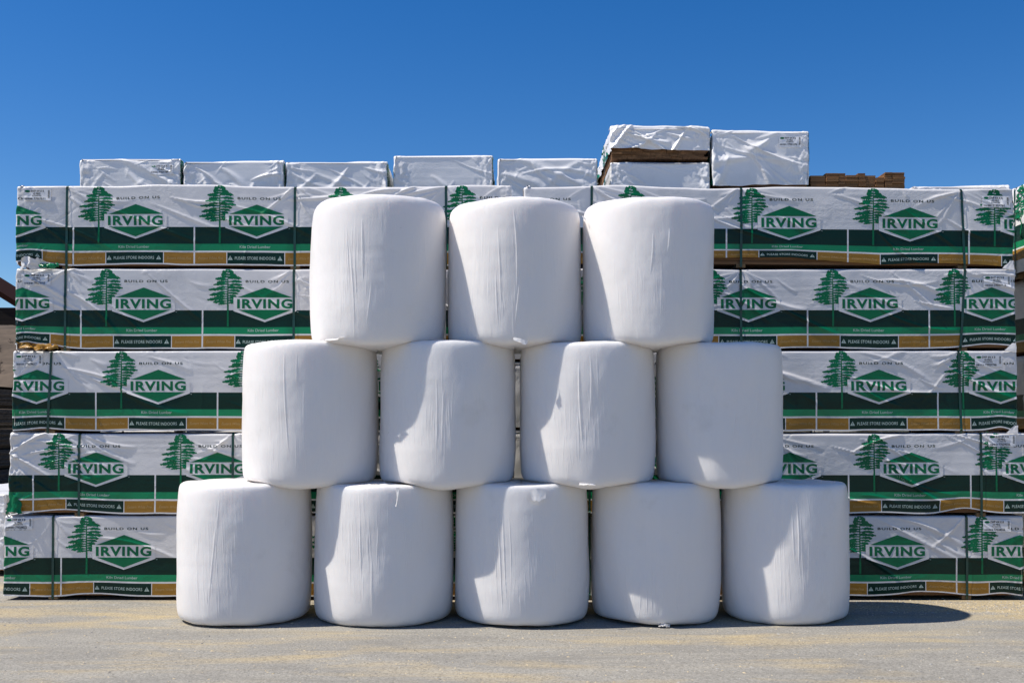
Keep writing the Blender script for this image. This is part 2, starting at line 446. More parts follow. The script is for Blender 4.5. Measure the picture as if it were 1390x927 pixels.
for row in (1, 2, 3):
    for i, (l, r) in enumerate(SPAN[row]):
        al, ar = math.atan((l - 695) / F), math.atan((r - 695) / F)
        dd_ = BD + YOFF[row][i]
        cx = dd_ * math.tan((al + ar) / 2)
        r0 = dd_ / math.cos((al + ar) / 2) * math.sin((ar - al) / 2) + 0.001
        o_seed = row * 10 + i
        yb = BD + YOFF[row][i]
        zb = (row - 1) * BH - (0.010 if row > 1 else 0.003)
        H = TOPS[row][i] + (0.010 if row > 1 else 0)
        topn = {1: 28.0, 2: 26.0, 3: 15.0}[row] + random.uniform(-1.5, 3)
        botn = {1: 15.0, 2: 18.0, 3: 20.0}[row] + random.uniform(-1, 2)
        me = bale_mesh(o_seed, r0, H, topn, botn, 0.045, [0, 0, 0, 0][row], BIG[(row, i)], row > 1)
        o = link_mesh('wrapped_bale', me, [M['bale']])
        o.location = (cx, yb, zb)
        tag(o, LB[(row, i)], 'bale', 'white wrapped bales stacked in a pyramid')
        if (row, i) == (1, 1):
            scrap('film_tail', o, [[(.17, -.60, 1.185), (.175, -.613, 1.10), (.165, -.617, 1.03)], [(.195, -.60, 1.185), (.186, -.62, 1.10), (.172, -.625, 1.03)]], 4, M['bale'])
            scrap('loose_film', o, [[(-.14, -.50, 1.20), (0, -.51, 1.205), (.12, -.49, 1.20)], [(-.13, -.53, 1.205), (0.01, -.54, 1.212), (.12, -.53, 1.205)]], 5, M['bale'])
        if (row, i) == (1, 2):
            scrap('frayed_film', o, [[(.06, -.60, 1.16), (.12, -.60, 1.18), (.20, -.585, 1.17)], [(.08, -.615, 1.08), (.14, -.62, 1.07), (.20, -.60, 1.10)]], 6, M['bale'])
        if (row, i) == (1, 3):
            scrap('loose_film', o, [[(-.05, -.55, .015), (0, -.56, .012), (.06, -.55, .015)], [(-.05, -.575, .004), (0.01, -.585, .004), (.05, -.575, .004)]], 7, M['bale'], .09)
        if (row, i) == (3, 0):
            scrap('loose_film', o, [[(-.40, -.42, .025), (-.32, -.49, .02), (-.24, -.53, .02)], [(-.41, -.445, .012), (-.32, -.515, .008), (-.22, -.56, .03)]], 8, M['bale'])
        if (row, i) == (3, 1):
            scrap('loose_film', o, [[(-.02, -.58, .03), (.05, -.585, .02), (.11, -.575, .0)], [(-.01, -.597, .0), (.05, -.60, -.02), (.09, -.59, -.035)]], 9, M['bale'])
        if (row, i) == (3, 2):
            scrap('film_tail', o, [[(-.575, -.20, 1.10), (-.60, -.21, 1.13)], [(-.57, -.24, 1.07), (-.61, -.24, 1.11)]], 10, M['bale'])
        if (row, i) == (2, 2):
            scrap('loose_film', o, [[(-.10, -.57, .02), (-.04, -.58, .015), (.02, -.57, .02)], [(-.11, -.60, .0), (-.04, -.615, .002), (.03, -.60, .0)]], 12, M['bale'])

# ------------------------------------------------------------------ print tile
TP = 1.196                          # repeat of the print
HW = 0.79                           # height of the print
def tree_polys():
    """printed pine: a thin trunk and separate ragged branches, clumped towards their tips"""
    # (height on the trunk, reach; negative = left, droop, thickness)
    br = [(5, 9, .1, 9), (5, -10, .2, 9), (14, 24, .1, 13), (13, -24, .1, 12), (24, 40, .25, 14), (24, -28, .1, 12), (34, 57, .15, 11), (35, -26, .1, 9),
          (42, 22, 0, 9), (48, -52, -.08, 11), (56, 58, .02, 9), (58, -46, .06, 11), (67, -60, .06, 9), (70, 60, .02, 9), (79, 30, .05, 9), (80, -46, .1, 8), (84, 68, .02, 10),
          (90, -80, .03, 10), (95, 52, .06, 9), (101, -44, .12, 8), (106, 44, .1, 9), (111, -76, .06, 11), (118, 36, .1, 9), (121, -58, .1, 9), (129, 44, .06, 10),
          (131, -86, .06, 11), (140, 30, .1, 9), (142, -62, .08, 10), (150, 34, .05, 8), (152, -40, .1, 8)]
    rng = random.Random(77)
    sx = 0.366 / 155.0; sy = 0.362 / 162.0
    out = []
    for y, w_, dr, th in br:
        sg = 1 if w_ > 0 else -1; w_ = abs(w_)
        up, lo = [], []
        n = max(6, int(w_ / 3.2))
        for i in range(n + 1):
            q = i / n
            t = th * .58 * (0.46 + 0.80 * min(1, max(0, (q - .08) / .34))) * (1 if q < .8 else 1 - .62 * ((q - .8) / .2))
            c = y + dr * w_ * q - 1.5 * math.sin(q * 3)
            up.append((sg * w_ * q, c - t * rng.uniform(.55, 1.15)))
            lo.append((sg * (w_ * q + (rng.uniform(-1, 1) if 0 < i < n else 0)), c + t * rng.uniform(.45, 1.1)))
        P = up + lo[::-1]
        if sg > 0: P = P[::-1]
        out.append([(0.249 + a * sx, 0.005 + max(b, .5) * sy) for a, b in P])
    out.append([(0.2495, 0.004), (0.2545, 0.12), (0.259, 0.40), (0.260, 0.570), (0.241, 0.570), (0.242, 0.40), (0.2455, 0.12)])
    return out
def text_tris(s, bold=0.0, shear=0.0, space=1.0):
    cu = bpy.data.curves.new('t', 'FONT'); cu.body = s; cu.size = 1
    cu.offset = bold; cu.shear = shear; cu.space_character = space
    cu.resolution_u = 4
    ob = bpy.data.objects.new('t', cu); C.objects.link(ob)
    dg = bpy.context.evaluated_depsgraph_get()
    me = bpy.data.meshes.new_from_object(ob.evaluated_get(dg))
    V = [tuple(v.co[:2]) for v in me.vertices]
    Fc = [tuple(p.vertices) for p in me.polygons]
    bpy.data.objects.remove(ob); bpy.data.curves.remove(cu); bpy.data.meshes.remove(me)
    return V, Fc
_tc = {}
def fit_text(s, u0, u1, t0, t1, bold=0.0, shear=0.0, space=1.0):
    """text fitted to u0..u1, t0 (top)..t1 (bottom); caps height fills the box"""
    key = (s, bold, shear, space)
    if key not in _tc: _tc[key] = text_tris(*key)
    V, Fc = _tc[key]
    xs = [v[0] for v in V]; capH = 0.70
    a, b = min(xs), max(xs)
    return [(u0 + (x - a) / (b - a) * (u1 - u0), t1 - y / capH * (t1 - t0)) for x, y in V], Fc

def tile_bm(cell=0.01, full=True):
    """flat decals of one repeat of the print. x = u, y = t (down), z = layer"""
    bm = bmesh.new()
    def add(V, Fc, m, z):
        vs = [bm.verts.new((x, y, z)) for x, y in V]
        for f in Fc:
            try:
                fa = bm.faces.new([vs[i] for i in f]); fa.material_index = m
            except ValueError: pass
    def poly(V, m, z): add(V, [tuple(range(len(V)))], m, z)
    # white diamond ground over the dark band, white plate behind the name
    poly([(.306, .283), (.34, .283), (.892, .283), (.925, .283), (.925, .420), (.616, .528), (.306, .420)], W_, .0030)
    poly([(.616, .188), (.888, .286), (.344, .286)], LOGO, .0044)
    poly([(.352, .408), (.880, .408), (.616, .506)], LOGO, .0044)
    for i, tp in enumerate(tree_polys()):
        poly(tp, LOGO, .0014 + i * .00005)
    V, Fc = fit_text('IRVING', .342, .886, .304, .390, 0.038, 0, 1.12); add(V, Fc, LOGO, .0044)
    V, Fc = fit_text('BUILD ON US', .425, .852, .115, .138, 0.022, 0, 1.25); add(V, Fc, DK, .0020)
    if full:
        V, Fc = fit_text('Kiln Dried Lumber', .448, .752, .594, .620, 0.012); add(V, Fc, TXT, .0020)
        V, Fc = fit_text('PLEASE STORE INDOORS', .400, .800, .704, .733, 0.012, 0, 1.05); add(V, Fc, TXT, .0020)
        for c in (.355, .845):
            poly([(c, .695), (c + .024, .737), (c - .024, .737)], TXT, .0020)
            poly([(c - .0025, .706), (c + .0025, .706), (c + .002, .724), (c - .002, .724)], DK, .0032)
            poly([(c - .0025, .727), (c + .0025, .727), (c + .0025, .731), (c - .0025, .731)], DK, .0032)
        V, Fc = fit_text('Eastern White Pine', .040, .285, .705, .732, 0.004, 0.35); add(V, Fc, GOLDT, .0020)
        V, Fc = fit_text('Eastern White Pine', .925, 1.165, .705, .732, 0.004, 0.35); add(V, Fc, GOLDT, .0020)
        V, Fc = fit_text('TM', .928, .944, .424, .432, 0.004); add(V, Fc, TXT, .0020)
    bm.normal_update()
    bmesh.ops.triangulate(bm, faces=[f for f in bm.faces if len(f.verts) > 4], ngon_method='EAR_CLIP')
    for axis, hi in ((0, TP), (1, HW)):
        nrm = (1, 0, 0) if axis == 0 else (0, 1, 0)
        k = cell
        while k < hi:
            # only touch geometry near the line
            es = [f for f in bm.faces if min(v.co[axis] for v in f.verts) < k - 1e-6 and max(v.co[axis] for v in f.verts) > k + 1e-6]
            if es:
                geom = list(set(es) | set(e for f in es for e in f.edges) | set(v for f in es for v in f.verts))
                bmesh.ops.bisect_plane(bm, geom=geom, plane_co=tuple(k * c for c in nrm), plane_no=nrm)
            k += cell
    for f in bm.faces:
        pass
    return bm
def bm_arrays(bm):
    bm.verts.ensure_lookup_table(); bm.verts.index_update()
    V = np.array([v.co[:] for v in bm.verts]) if len(bm.verts) else np.zeros((0, 3))
    Fc = [tuple(v.index for v in f.verts) for f in bm.faces]
    m = [f.material_index for f in bm.faces]
    return V, Fc, m
TILE = tile_bm(0.01, True)
TILE_C = tile_bm(0.05, True)
TA, TCA = bm_arrays(TILE), bm_arrays(TILE_C)
def tile_clip(fine, u0, u1):
    """decal arrays of the part of a tile between u0 and u1"""
    src = TILE if fine else TILE_C
    if u0 <= 0 and u1 >= TP: return TA if fine else TCA
    bm = src.copy()
    for k, sgn in ((u0, -1), (u1, 1)):
        if (sgn < 0 and k > 0) or (sgn > 0 and k < TP):
            bmesh.ops.bisect_plane(bm, geom=bm.verts[:] + bm.edges[:] + bm.faces[:], plane_co=(k, 0, 0), plane_no=(sgn, 0, 0), clear_outer=True)
    a = bm_arrays(bm); bm.free()
    return a

# ------------------------------------------------------------------ height field sampled bilinearly
class Field:
    def __init__(self, L, Hh, step=0.01):
        self.st = step
        self.nu = int(L / step) + 3; self.nt = int(Hh / step) + 3
        self.U, self.T = np.meshgrid(np.arange(self.nu) * step - step, np.arange(self.nt) * step - step)   # t down from the top
        self.h = np.zeros_like(self.U)
    def at(self, u, t):
        x = np.clip(u / self.st + 1, 0, self.nu - 1.001); y = np.clip(t / self.st + 1, 0, self.nt - 1.001)
        i = x.astype(int); j = y.astype(int); fx = x - i; fy = y - j
        h = self.h
        return (h[j, i] * (1 - fx) + h[j, i + 1] * fx) * (1 - fy) + (h[j + 1, i] * (1 - fx) + h[j + 1, i + 1] * fx) * fy

def wrinkle(fd, L, Hh, seed, straps=(), amt=1.0, tatter=(0, 0), kind='long'):
    rng = random.Random(seed)
    U, T = fd.U, fd.T
    h = 0.006 * fbm(U * 1.3, T * 2.2, seed, 2) + 0.0007 * fbm(U * 6, T * 8, seed + 3, 2)
    # courses of boards telegraph through the film
    h += 0.0006 * vnoise(T * 38, 0 * U + seed, seed + 8) * (0.4 + 0.6 * (vnoise(U * 1.1, T * 2, seed + 4) > 0))
    n = int((4.5 if kind == 'long' else 9) * L * amt)
    for i in range(n):
        fam = rng.random()
        ang = rng.gauss(0.38, 0.22) if fam < .6 else rng.gauss(-0.45, 0.3) if fam < .8 else rng.gauss(1.25, .25)
        u0 = rng.uniform(-0.1, L); t0 = rng.triangular(0, Hh, Hh * .15) - 0.05
        h += ridge(U, T, u0, t0, ang, rng.uniform(.08, .50), rng.uniform(.008, .024), rng.uniform(-.004, .0075) * amt, rng.uniform(-.08, .08))
    for i in range(int(4.2 * L * amt)):       # long tension folds that catch the sun
        t0 = rng.uniform(0.0, Hh * .42)
        h += ridge(U, T, rng.uniform(-.2, L - .1), t0, rng.choice((.22, .38, .5, .6, -.25)) + rng.gauss(0, .12), rng.uniform(.3, 1.1), rng.uniform(.008, .022), rng.uniform(.006, .017) * amt, rng.uniform(-.10, .10))
    if kind == 'end':                         # the folded-over end hangs in a few large soft folds
        for i in range(7):
            h += ridge(U, T, rng.uniform(-.1, L), rng.uniform(-.05, Hh * .5), rng.choice((.35, .6, 1.2, 2.5, 2.1)) + rng.gauss(0, .15), rng.uniform(.35, .9), rng.uniform(.025, .06), rng.uniform(.008, .026) * amt, rng.uniform(-.1, .1))
    for s in straps:                # creases fanning from where each strap bites the top edge
        for i in range(int(6 * amt) + 2):
            side = rng.choice((0, 0, 1)); a = rng.uniform(.15, 1.1)
            ang = a if side == 0 else np.pi - a
            h += ridge(U, T, s + (.015 if side == 0 else -.015), rng.uniform(-.01, .04), ang, rng.uniform(.15, .65), rng.uniform(.006, .017), rng.uniform(.003, .009) * amt, rng.uniform(-.1, .1))
        h += -0.006 * np.exp(-((U - s) / .05) ** 2)
    for end, am in ((0, tatter[0]), (L, tatter[1])):   # crumpled ends
        if am:
            g = np.exp(-((U - end) / .16) ** 2) * am
            h += g * (0.014 * np.abs(fbm(U * 9, T * 7, seed + 31, 3)) + 0.006 * fbm(U * 25, T * 17, seed + 37, 2))
            for i in range(10):
                u0 = end + (rng.uniform(0, .25) if end == 0 else -rng.uniform(.05, .3)); t0 = rng.uniform(0, Hh)
                h += ridge(U, T, u0, t0, rng.uniform(-1.2, 1.2), rng.uniform(.06, .2), rng.uniform(.006, .014), rng.uniform(-.004, .009) * am)
    fd.h = h

def top_sag(seed, amt):
    return lambda u: amt * fbm(u * 1.1, 0 * u, seed + 70, 3)

def panel(g, fd, L, H, zt, dirs, seed, fine, topd, printed, off, lift, zoff=0.0, base=0.0, ends_round=0.018, tmax=None, sag=0.010):
    """wrap panel. dirs: (origin(x,y), udir, outdir). t measured down from the top zt."""
    o, ud, od = [np.array(q, float) for q in dirs]
    stp = 0.010 if fine else 0.045
    us = set(np.round(np.arange(0, L + 1e-6, stp), 5)) | {round(L, 5)}
    ts = set(np.round(np.arange(0, H + 1e-6, stp), 5)) | {round(H, 5)}
    if printed:
        for b in (.411, .578, .645, .662, .774, .787): 
            if b < H: ts.add(round(b, 5))
        k0 = int(math.floor(-off / TP)) - 1
        marks = []
        for k in range(k0, k0 + int(L / TP) + 4):
            for a in (-.0075, .0075, .317, .325, .888, .896):
                q = round(off + k * TP + a, 5)
                if 0.002 < q < L - 0.002: us.add(q)
    us = np.array(sorted(us)); ts = np.array(sorted(ts))
    keep = np.concatenate([[True], np.diff(us) > 1e-4]); us = us[keep]
    rad = 0.022
    sg = top_sag(seed, sag)
    def place(u, t, hx):
        """t<0: over the rounded edge and along the top"""
        u = np.asarray(u, float); t = np.asarray(t, float)
        h = fd.at(u, np.clip(t, 0, None)) + hx + base
        # the free bottom edge rides up where nothing holds it
        lf = lift(u) * np.clip((t - H * .52) / (H * .48), 0, 1) ** 2
        z = zt - t + lf
        out = h.copy()
        # round the top edge: within rad of the top
        a = np.clip((rad - t) / rad, 0, 1)      # 0 below, 1 at t=0
        out = out - rad * (1 - np.sqrt(np.clip(1 - a * a, 0, 1)))
        s = sg(u)
        # sag follows with distance from the top
        z = z + s * np.clip(1 - np.abs(t) / 0.35, 0, 1)
        over = np.clip(-t, 0, None)
        z = np.where(t < 0, zt + s * np.clip(1 - over / .5, 0, 1) + (h - base) * 0.15 + hx * .5, z)
        out = np.where(t < 0, h * np.clip(1 - over / .1, 0, 1) - rad - over, out)
        e = np.clip((ends_round - np.minimum(u, L - u)) / ends_round, 0, 1)
        out = out - ends_round * 0.9 * (1 - np.sqrt(np.clip(1 - e * e, 0, 1))) * (t >= 0)
        z = z - (t < 0) * ends_round * 0.8 * (1 - np.sqrt(np.clip(1 - e * e, 0, 1)))
        # wobble of the cut ends
        endw = np.exp(-np.minimum(u, L - u) / .05)
        u2 = u + endw * 0.008 * fbm(t * 6, 0 * t + u.round(0), seed + 90, 3)
        return np.stack([o[0] + ud[0] * u2 + od[0] * out, o[1] + ud[1] * u2 + od[1] * out, z + zoff * (t < 0)], -1)
    tt = ts if tmax is None else ts[ts <= tmax]
    topn = np.array([-topd, -topd * .6, -topd * .3, -.12, -.06, -.03, -.012, -.001]) if topd > .15 else np.array([-topd, -topd * .5, -.01, -.001])
    tt = np.concatenate([topn, tt])
    UU, TT = np.meshgrid(us, tt)
    P = place(UU, TT, 0.0)
    uc = (us[:-1] + us[1:]) / 2; tc = (tt[:-1] + tt[1:]) / 2
    UC, TC = np.meshgrid(uc, tc)
    mi = np.zeros_like(UC, dtype=int) + (0 if printed else 7)
    if printed:
        ph = np.mod(UC - off, TP)
        vline = (ph < .0075) | (ph > TP - .0075)
        mi[(TC > .411) & (TC < .578)] = DK
        mi[(TC > .578) & (TC < .645)] = MID
        box = (TC > .662) & (TC < .774)
        mi[box] = GOLD
        mi[box & (ph > .325) & (ph < .888)] = DK
        mi[box & (((ph > .317) & (ph < .325)) | ((ph > .888) & (ph < .896)))] = W_
        mi[vline & (TC > .411)] = W_
    g.grid(P, mi, flip=True)
    if printed:
        k0 = int(math.floor(-off / TP)) - 1
        for k in range(k0, k0 + int(L / TP) + 4):
            a = off + k * TP
            lo, hi = 0.004 - a, L - 0.004 - a
            if hi <= 0.02 or lo >= TP - .02: continue
            V, Fc, m = tile_clip(fine, max(lo, -1), min(hi, TP + 1))
            if not len(V): continue
            u = V[:, 0] + a; t = V[:, 1]
            if tmax is not None:
                okv = t < tmax
                keepf = [i for i, f in enumerate(Fc) if all(okv[j] for j in f)]
                Fc = [Fc[i] for i in keepf]; m = [m[i] for i in keepf]
            Q = place(u, np.clip(t, 0.0015, H), V[:, 2] * (1.0 if fine else 2.0))
            g.faces(Q, Fc, m)
    return place

STK = None
def sticker(parent, place, u0, t0, num, w=0.27, hh=0.115):
    g = Geo()
    us = np.linspace(0, w, 55); ts = np.linspace(0, hh, 24)
    UU, TT = np.meshgrid(us, ts)
    g.grid(place(UU + u0, TT + t0, 0.0080), 0, flip=True)
    def txt(s, a, b, c, d, m=1, bold=.03):
        V, Fc = fit_text(s, a, b, c, d, bold)
        V = np.array(V); g.faces(place(V[:, 0] + u0, V[:, 1] + t0, 0.0098), Fc, m)
    txt('EWP 4/4 X 8', .072, .200, .010, .031)
    txt('10 PRG', .095, .165, .038, .056)
    txt('KILN DRIED PINE', .085, .175, .062, .072)
    txt(num, .102, .215, .084, .106)
    a = np.linspace(0, 2 * np.pi, 17)[:-1]
    V = np.stack([.040 + .026 * np.cos(a), .022 + .012 * np.sin(a)], -1)
    g.faces(place(V[:, 0] + u0, V[:, 1] + t0, 0.0098), [tuple(range(16))], 2)
    rng = random.Random(num)
    q = .012
    while q < .09:
        b = rng.choice((.002, .003, .005))
        V = np.array([(q, .088), (q + b, .088), (q + b, .106), (q, .106)])
        g.faces(place(V[:, 0] + u0, V[:, 1] + t0, 0.0098), [(0, 1, 2, 3)], 1); q += b + rng.choice((.002, .004))
    q = .012
    while q < hh - .03:
        b = rng.choice((.002, .003, .005))
        V = np.array([(w - .030, q), (w - .012, q), (w - .012, q + b), (w - .030, q + b)])
        g.faces(place(V[:, 0] + u0, V[:, 1] + t0, 0.0098), [(0, 1, 2, 3)], 1); q += b + rng.choice((.002, .003))
    return link_mesh('label_sticker', g.mesh('sticker'), [M['lab'], M['ink'], M['logo']], parent)

def strap_mesh(place, u, lean, H, W, zt, z0, wd=0.024):
    """ribbon over the bearer, up the front, over the top and down the back"""
    ts = np.concatenate([np.linspace(H + .012, 0.02, 60), np.linspace(0.02, -0.4, 22)])
    rows = []
    for k in (-.5, .5):
        uu = u + k * wd + lean * (ts / H - .5)
        P = place(uu, np.minimum(ts, H), 0.0085)
        rows.append(P)
    a, b = np.array(rows[0]), np.array(rows[1])
    g = Geo()
    # foot passes down over the bearer
    foot = []
    for P in (a, b):
        f = P[0].copy(); f2 = f.copy(); f2[2] = z0 + .004; f2[1] = 0.004
        f[2] = z0 + .055
        foot.append(np.array([f2, f]))
    a = np.concatenate([foot[0], a[1:]]); b = np.concatenate([foot[1], b[1:]])
    # the rest of the loop
    rest = []
    for P, k in ((a, -.5), (b, .5)):
        x = P[-1][0]
        rest.append(np.array([(x, W - .02, zt + .012), (x, W + .012, zt - .02), (x, W + .012, z0 + .01), (x, .01, z0 + .002)]))
    a = np.concatenate([a, rest[0]]); b = np.concatenate([b, rest[1]])
    g.grid(np.stack([a, b]), 0)
    return g.mesh('strap')

def core_mesh(L, W, z0, z1, seed, inset=0.02, ends=0.012, endgrain=False):
    rng = random.Random(seed)
    g = Geo()
    th = 0.0265
    n = max(1, int((z1 - z0) / th)); th = (z1 - z0) / n
    for i in range(n):
        a = inset + rng.uniform(0, .010)
        if endgrain:
            y = inset
            while y < W - inset - .05:
                b = min(y + rng.choice((.09, .14, .19, .24)), W - inset)
                e0, e1 = ends + rng.uniform(0, .02), ends + rng.uniform(0, .02)
                g.box(e0, L - e1, y + .001, b - .002, z0 + i * th, z0 + (i + 1) * th - .0015)
                y = b
        else:
            g.box(ends + rng.uniform(0, .01), L - ends - rng.uniform(0, .01), a, W - inset, z0 + i * th, z0 + (i + 1) * th - .0015)
    return g.mesh('lumber')

def bundle(loc, rz, L, label, group, seed, off=0.0, straps=(), H=HW, W=1.19, total=0.81, fine=True, printed=True, amt=1.0,
           tatter=(0, 0), lift=None, wrapH=None, front='front', end_fine=None, label_at=None, num='77027610', leans=None,
           endgrain=False, sag=0.010, bearers=None, flaps=(), end_label=False, end_sag=0.012, back_printed=False):
    """lumber bundle in plastic wrap. local frame: x along its length, long face at y=0, z=0 under the bearers"""
    root = empty('lumber_bundle', loc, rz)
    tag(root, label, 'lumber bundle', group)
    zb = total - H - 0.0                       # bottom of the packed lumber
    zt = total + 0.008
    wH = wrapH or H
    lift = lift or (lambda u: 0 * u)
    inner = lambda u: lift(u) + 0.010 * fbm(u * 1.7, 0 * u, seed + 50, 3)
    g = Geo()
    fd = Field(L, wH); wrinkle(fd, L, wH, seed, straps, amt, tatter)
    pl = panel(g, fd, L, wH, zt, ((0, 0), (1, 0), (0, -1)), seed, fine, W - .05, printed, off, inner, sag=sag)
    fb = Field(L, wH, .03); fb.h = 0.006 * fbm(fb.U * 3, fb.T * 4, seed + 200, 2)
    panel(g, fb, L, wH, zt, ((L, W), (-1, 0), (0, 1)), seed + 1, False, .10, printed, (L - off) % TP, inner, zoff=.003, sag=0.0)
    places = {}
    for side in ('left', 'right'):
        f2 = (end_fine == side)
        fe = Field(W, wH, .01 if f2 else .03)
        if f2: wrinkle(fe, W, wH, seed + 300, (), amt, (1.0, 1.0), 'end')
        else: fe.h = 0.008 * fbm(fe.U * 4, fe.T * 5, seed + 210, 3)
        d = ((0.006, W), (0, -1), (-1, 0)) if side == 'left' else ((L - .006, 0), (0, 1), (1, 0))
        places[side] = panel(g, fe, W, wH, zt, d, seed + 2, f2, .14 if f2 else .03, False, 0, inner if not f2 else (lambda u: lift(u) * .3 + 0.012 * fbm(u * 3, 0 * u, seed + 60, 3)), zoff=.005, sag=end_sag if f2 else 0.0)
    link_mesh('wrap', g.mesh('wrap'), FILM, root)
    link_mesh('lumber', core_mesh(L, W, zb, zt - .028, seed + 4, endgrain=endgrain), [M['wood']], root, smooth=False)
    bs = bearers if bearers is not None else (straps or (L * .15, L * .5, L * .85))
    for b in bs:
        gg = Geo(); gg.box(b - .045, b + .045, .012, W - .012, 0.001, zb - .001)
        link_mesh('bearer', gg.mesh('bearer'), [M['bear']], root, smooth=False)
    for i, s in enumerate(straps):
        ln = leans[i] if leans else 0.0
        link_mesh('strap', strap_mesh(pl, s, ln, wH, W, zt, 0), [M['strap']], root)
    if label_at: sticker(root, pl, label_at[0], label_at[1], num)
    if end_label:
        sticker(root, places[end_fine], W - .36, .06, num, w=.27, hh=.13)
    for (pts, sd, m) in flaps:
        scrap('loose_flap', root, pts, sd, M[m], 0.07)
    return root, pl, places

# ------------------------------------------------------------------ front stack
FD = 10.5
SC = FD / F
ROWZ = {1: 0.0, 2: 0.81, 3: 1.62, 4: 2.43, 5: 3.24}
NAME = {5: 'top', 4: 'second from top', 3: 'middle', 2: 'second from bottom', 1: 'bottom'}
ROWS = {  # row: (left px, right px, print line px, strap px, leans, label px)
 5: [(19, 694, 97, (88, 399, 605), None, (29, 257), '77027611'), (710, 1378, 987, (803, 1007, 1309), (0, 0, .03), (1335, 262), '77027761')],
 4: [(19, 697, 108.5, (87, 398, 610), None, (30, 371), '77027610'), (708, 1380, 1097, (800, 1006.5, 1308), (0, 0, -.05), (1336, 374), '77027715')],
 3: [(17, 697, 130, (67, 396, 600), (-.03, 0, 0), (20, 481), '77029617'), (708, 1381, 1108, (800, 1000, 1303), (0, 0, .02), (1323, 482), '77027746')],
 2: [(13, 697, 46, (108, 316.5, 600), None, None, ''), (712, 1391, 1151, (800, 1040, 1330.5), None, (1340, 590), '77029036')],
 1: [(6, 695, 84, (73, 330, 600), None, (8, 702), '77028022'), (710, 1388, 1297, (800, 1000, 1311), None, (1333, 705), '77028026')],
}
def bump_lift(*bs):
    def f(u):
        s = 0 * u
        for c, w_, a in bs: s = s + a * np.exp(-((u - c) / w_) ** 2)
        return s
    return f
LIFTS = {(5, 0): bump_lift((.15, .18, .05)), (4, 0): bump_lift((.1, .12, .05), (.35, .2, .03)), (2, 0): bump_lift((.55, .25, .03)),
         (5, 1): bump_lift((2.5, .8, .07), (1.6, .4, .05), (4.2, .5, .03)), (4, 1): bump_lift((4.6, .3, .03)), (1, 1): bump_lift((4.0, .35, .05), (4.7, .2, .03)), (1, 0): bump_lift((.9, .3, .03)),
         (3, 0): bump_lift((.3, .2, .02)), (3, 1): bump_lift((4.7, .1, .03)), (2, 1): bump_lift((4.3, .2, .05))}
TAT = {(2, 0): (1.6, .5), (5, 0): (.7, .8), (4, 0): (.8, .3), (3, 0): (.9, .3), (1, 0): (.4, .3)}
DESC = {
 (5, 0): 'green and white printed lumber bundle topping the left half of the front stack',
 (5, 1): 'green and white printed lumber bundle topping the right half of the front stack',
 (4, 0): 'printed lumber bundle directly beneath the top one, left half of the front stack',
 (4, 1): 'printed lumber bundle directly beneath the top one, right half, crumpled film under its label',
 (3, 0): 'printed lumber bundle at mid-height of the left half of the front stack',
 (3, 1): 'printed lumber bundle at mid-height of the right half of the front stack',
 (2, 0): 'printed lumber bundle second from the ground, left half, crumpled white film at its left end',
 (2, 1): 'printed lumber bundle second from the ground, right half, rippled white film',
 (1, 0): 'printed lumber bundle resting on the ground, left half of the front stack',
 (1, 1): 'printed lumber bundle resting on the ground, right half, gold band sagging at its bottom edge',
}
G1 = 'printed lumber bundles in the front stack'
for row in ROWS:
    for j, (l, r, v, st, leans, lab, num) in enumerate(ROWS[row]):
        L = (r - l) * SC
        off = ((v - l) * SC) % TP
        sd = 100 + row * 10 + j
        rng = random.Random(sd)
        x0 = X(l, FD)
        y0 = FD + rng.uniform(-.012, .012)
        straps = [(s - l) * SC for s in st]
        z0 = ROWZ[row]
        la = None
        if lab:
            la = ((lab[0] - l) * SC, (z0 + .818) - Z(lab[1], FD))
            la = (min(la[0], L - .30), la[1])
        H, tot = .772, .810
        if row == 5: tot += .012; H += .012
        if (row, j) == (5, 1): H, tot, z0 = .748, .785, z0 + .035
        fl = []
        if (row, j) == (5, 0):
            fl = [([[(.06, -.02, .10), (.16, -.05, .115), (.30, -.03, .085)], [(.05, -.01, .005), (.17, -.035, .0), (.33, -.02, .012)]], 3, 'w'),
                  ([[(.24, -.035, .05), (.33, -.03, .06), (.43, -.02, .05)], [(.24, -.035, .012), (.33, -.035, .008), (.43, -.02, .012)]], 5, 'mid')]
        if (row, j) == (4, 0):
            fl = [([[(.03, -.01, .085), (.2, -.02, .07), (.42, -.02, .05)], [(.10, -.07, .035), (.26, -.08, .01), (.44, -.04, .015)]], 13, 'gold')]
        if (row, j) == (2, 0):
            fl = [([[(.03, -.02, .24), (.08, -.03, .19), (.13, -.02, .15)], [(.0, -.03, .05), (.07, -.05, .04), (.14, -.03, .04)]], 23, 'logo')]
        if (row, j) in ((5, 1), (4, 1), (3, 1)):
            fl = [([[(L - .04, -.01, .08), (L - .005, -.015, .085)], [(L - .12, -.01, .01), (L - .005, -.02, -.01)]], 33 + row, 'w')]
        rt, _, _ = bundle((x0, y0, z0), 0, L, DESC[(row, j)], G1, sd, off, straps, H=H, total=tot, tatter=TAT.get((row, j), (.25, .35)),
               lift=LIFTS.get((row, j)), label_at=la, num=num, leans=leans, wrapH=min(.788, tot - .018), amt=[1.0, .8, 1.25, 1.0, 1.0][row % 5], flaps=fl,
               sag=.012 if row == 5 else .004)
        if (row, j) == (5, 1): rt.rotation_euler.y = R(.43)

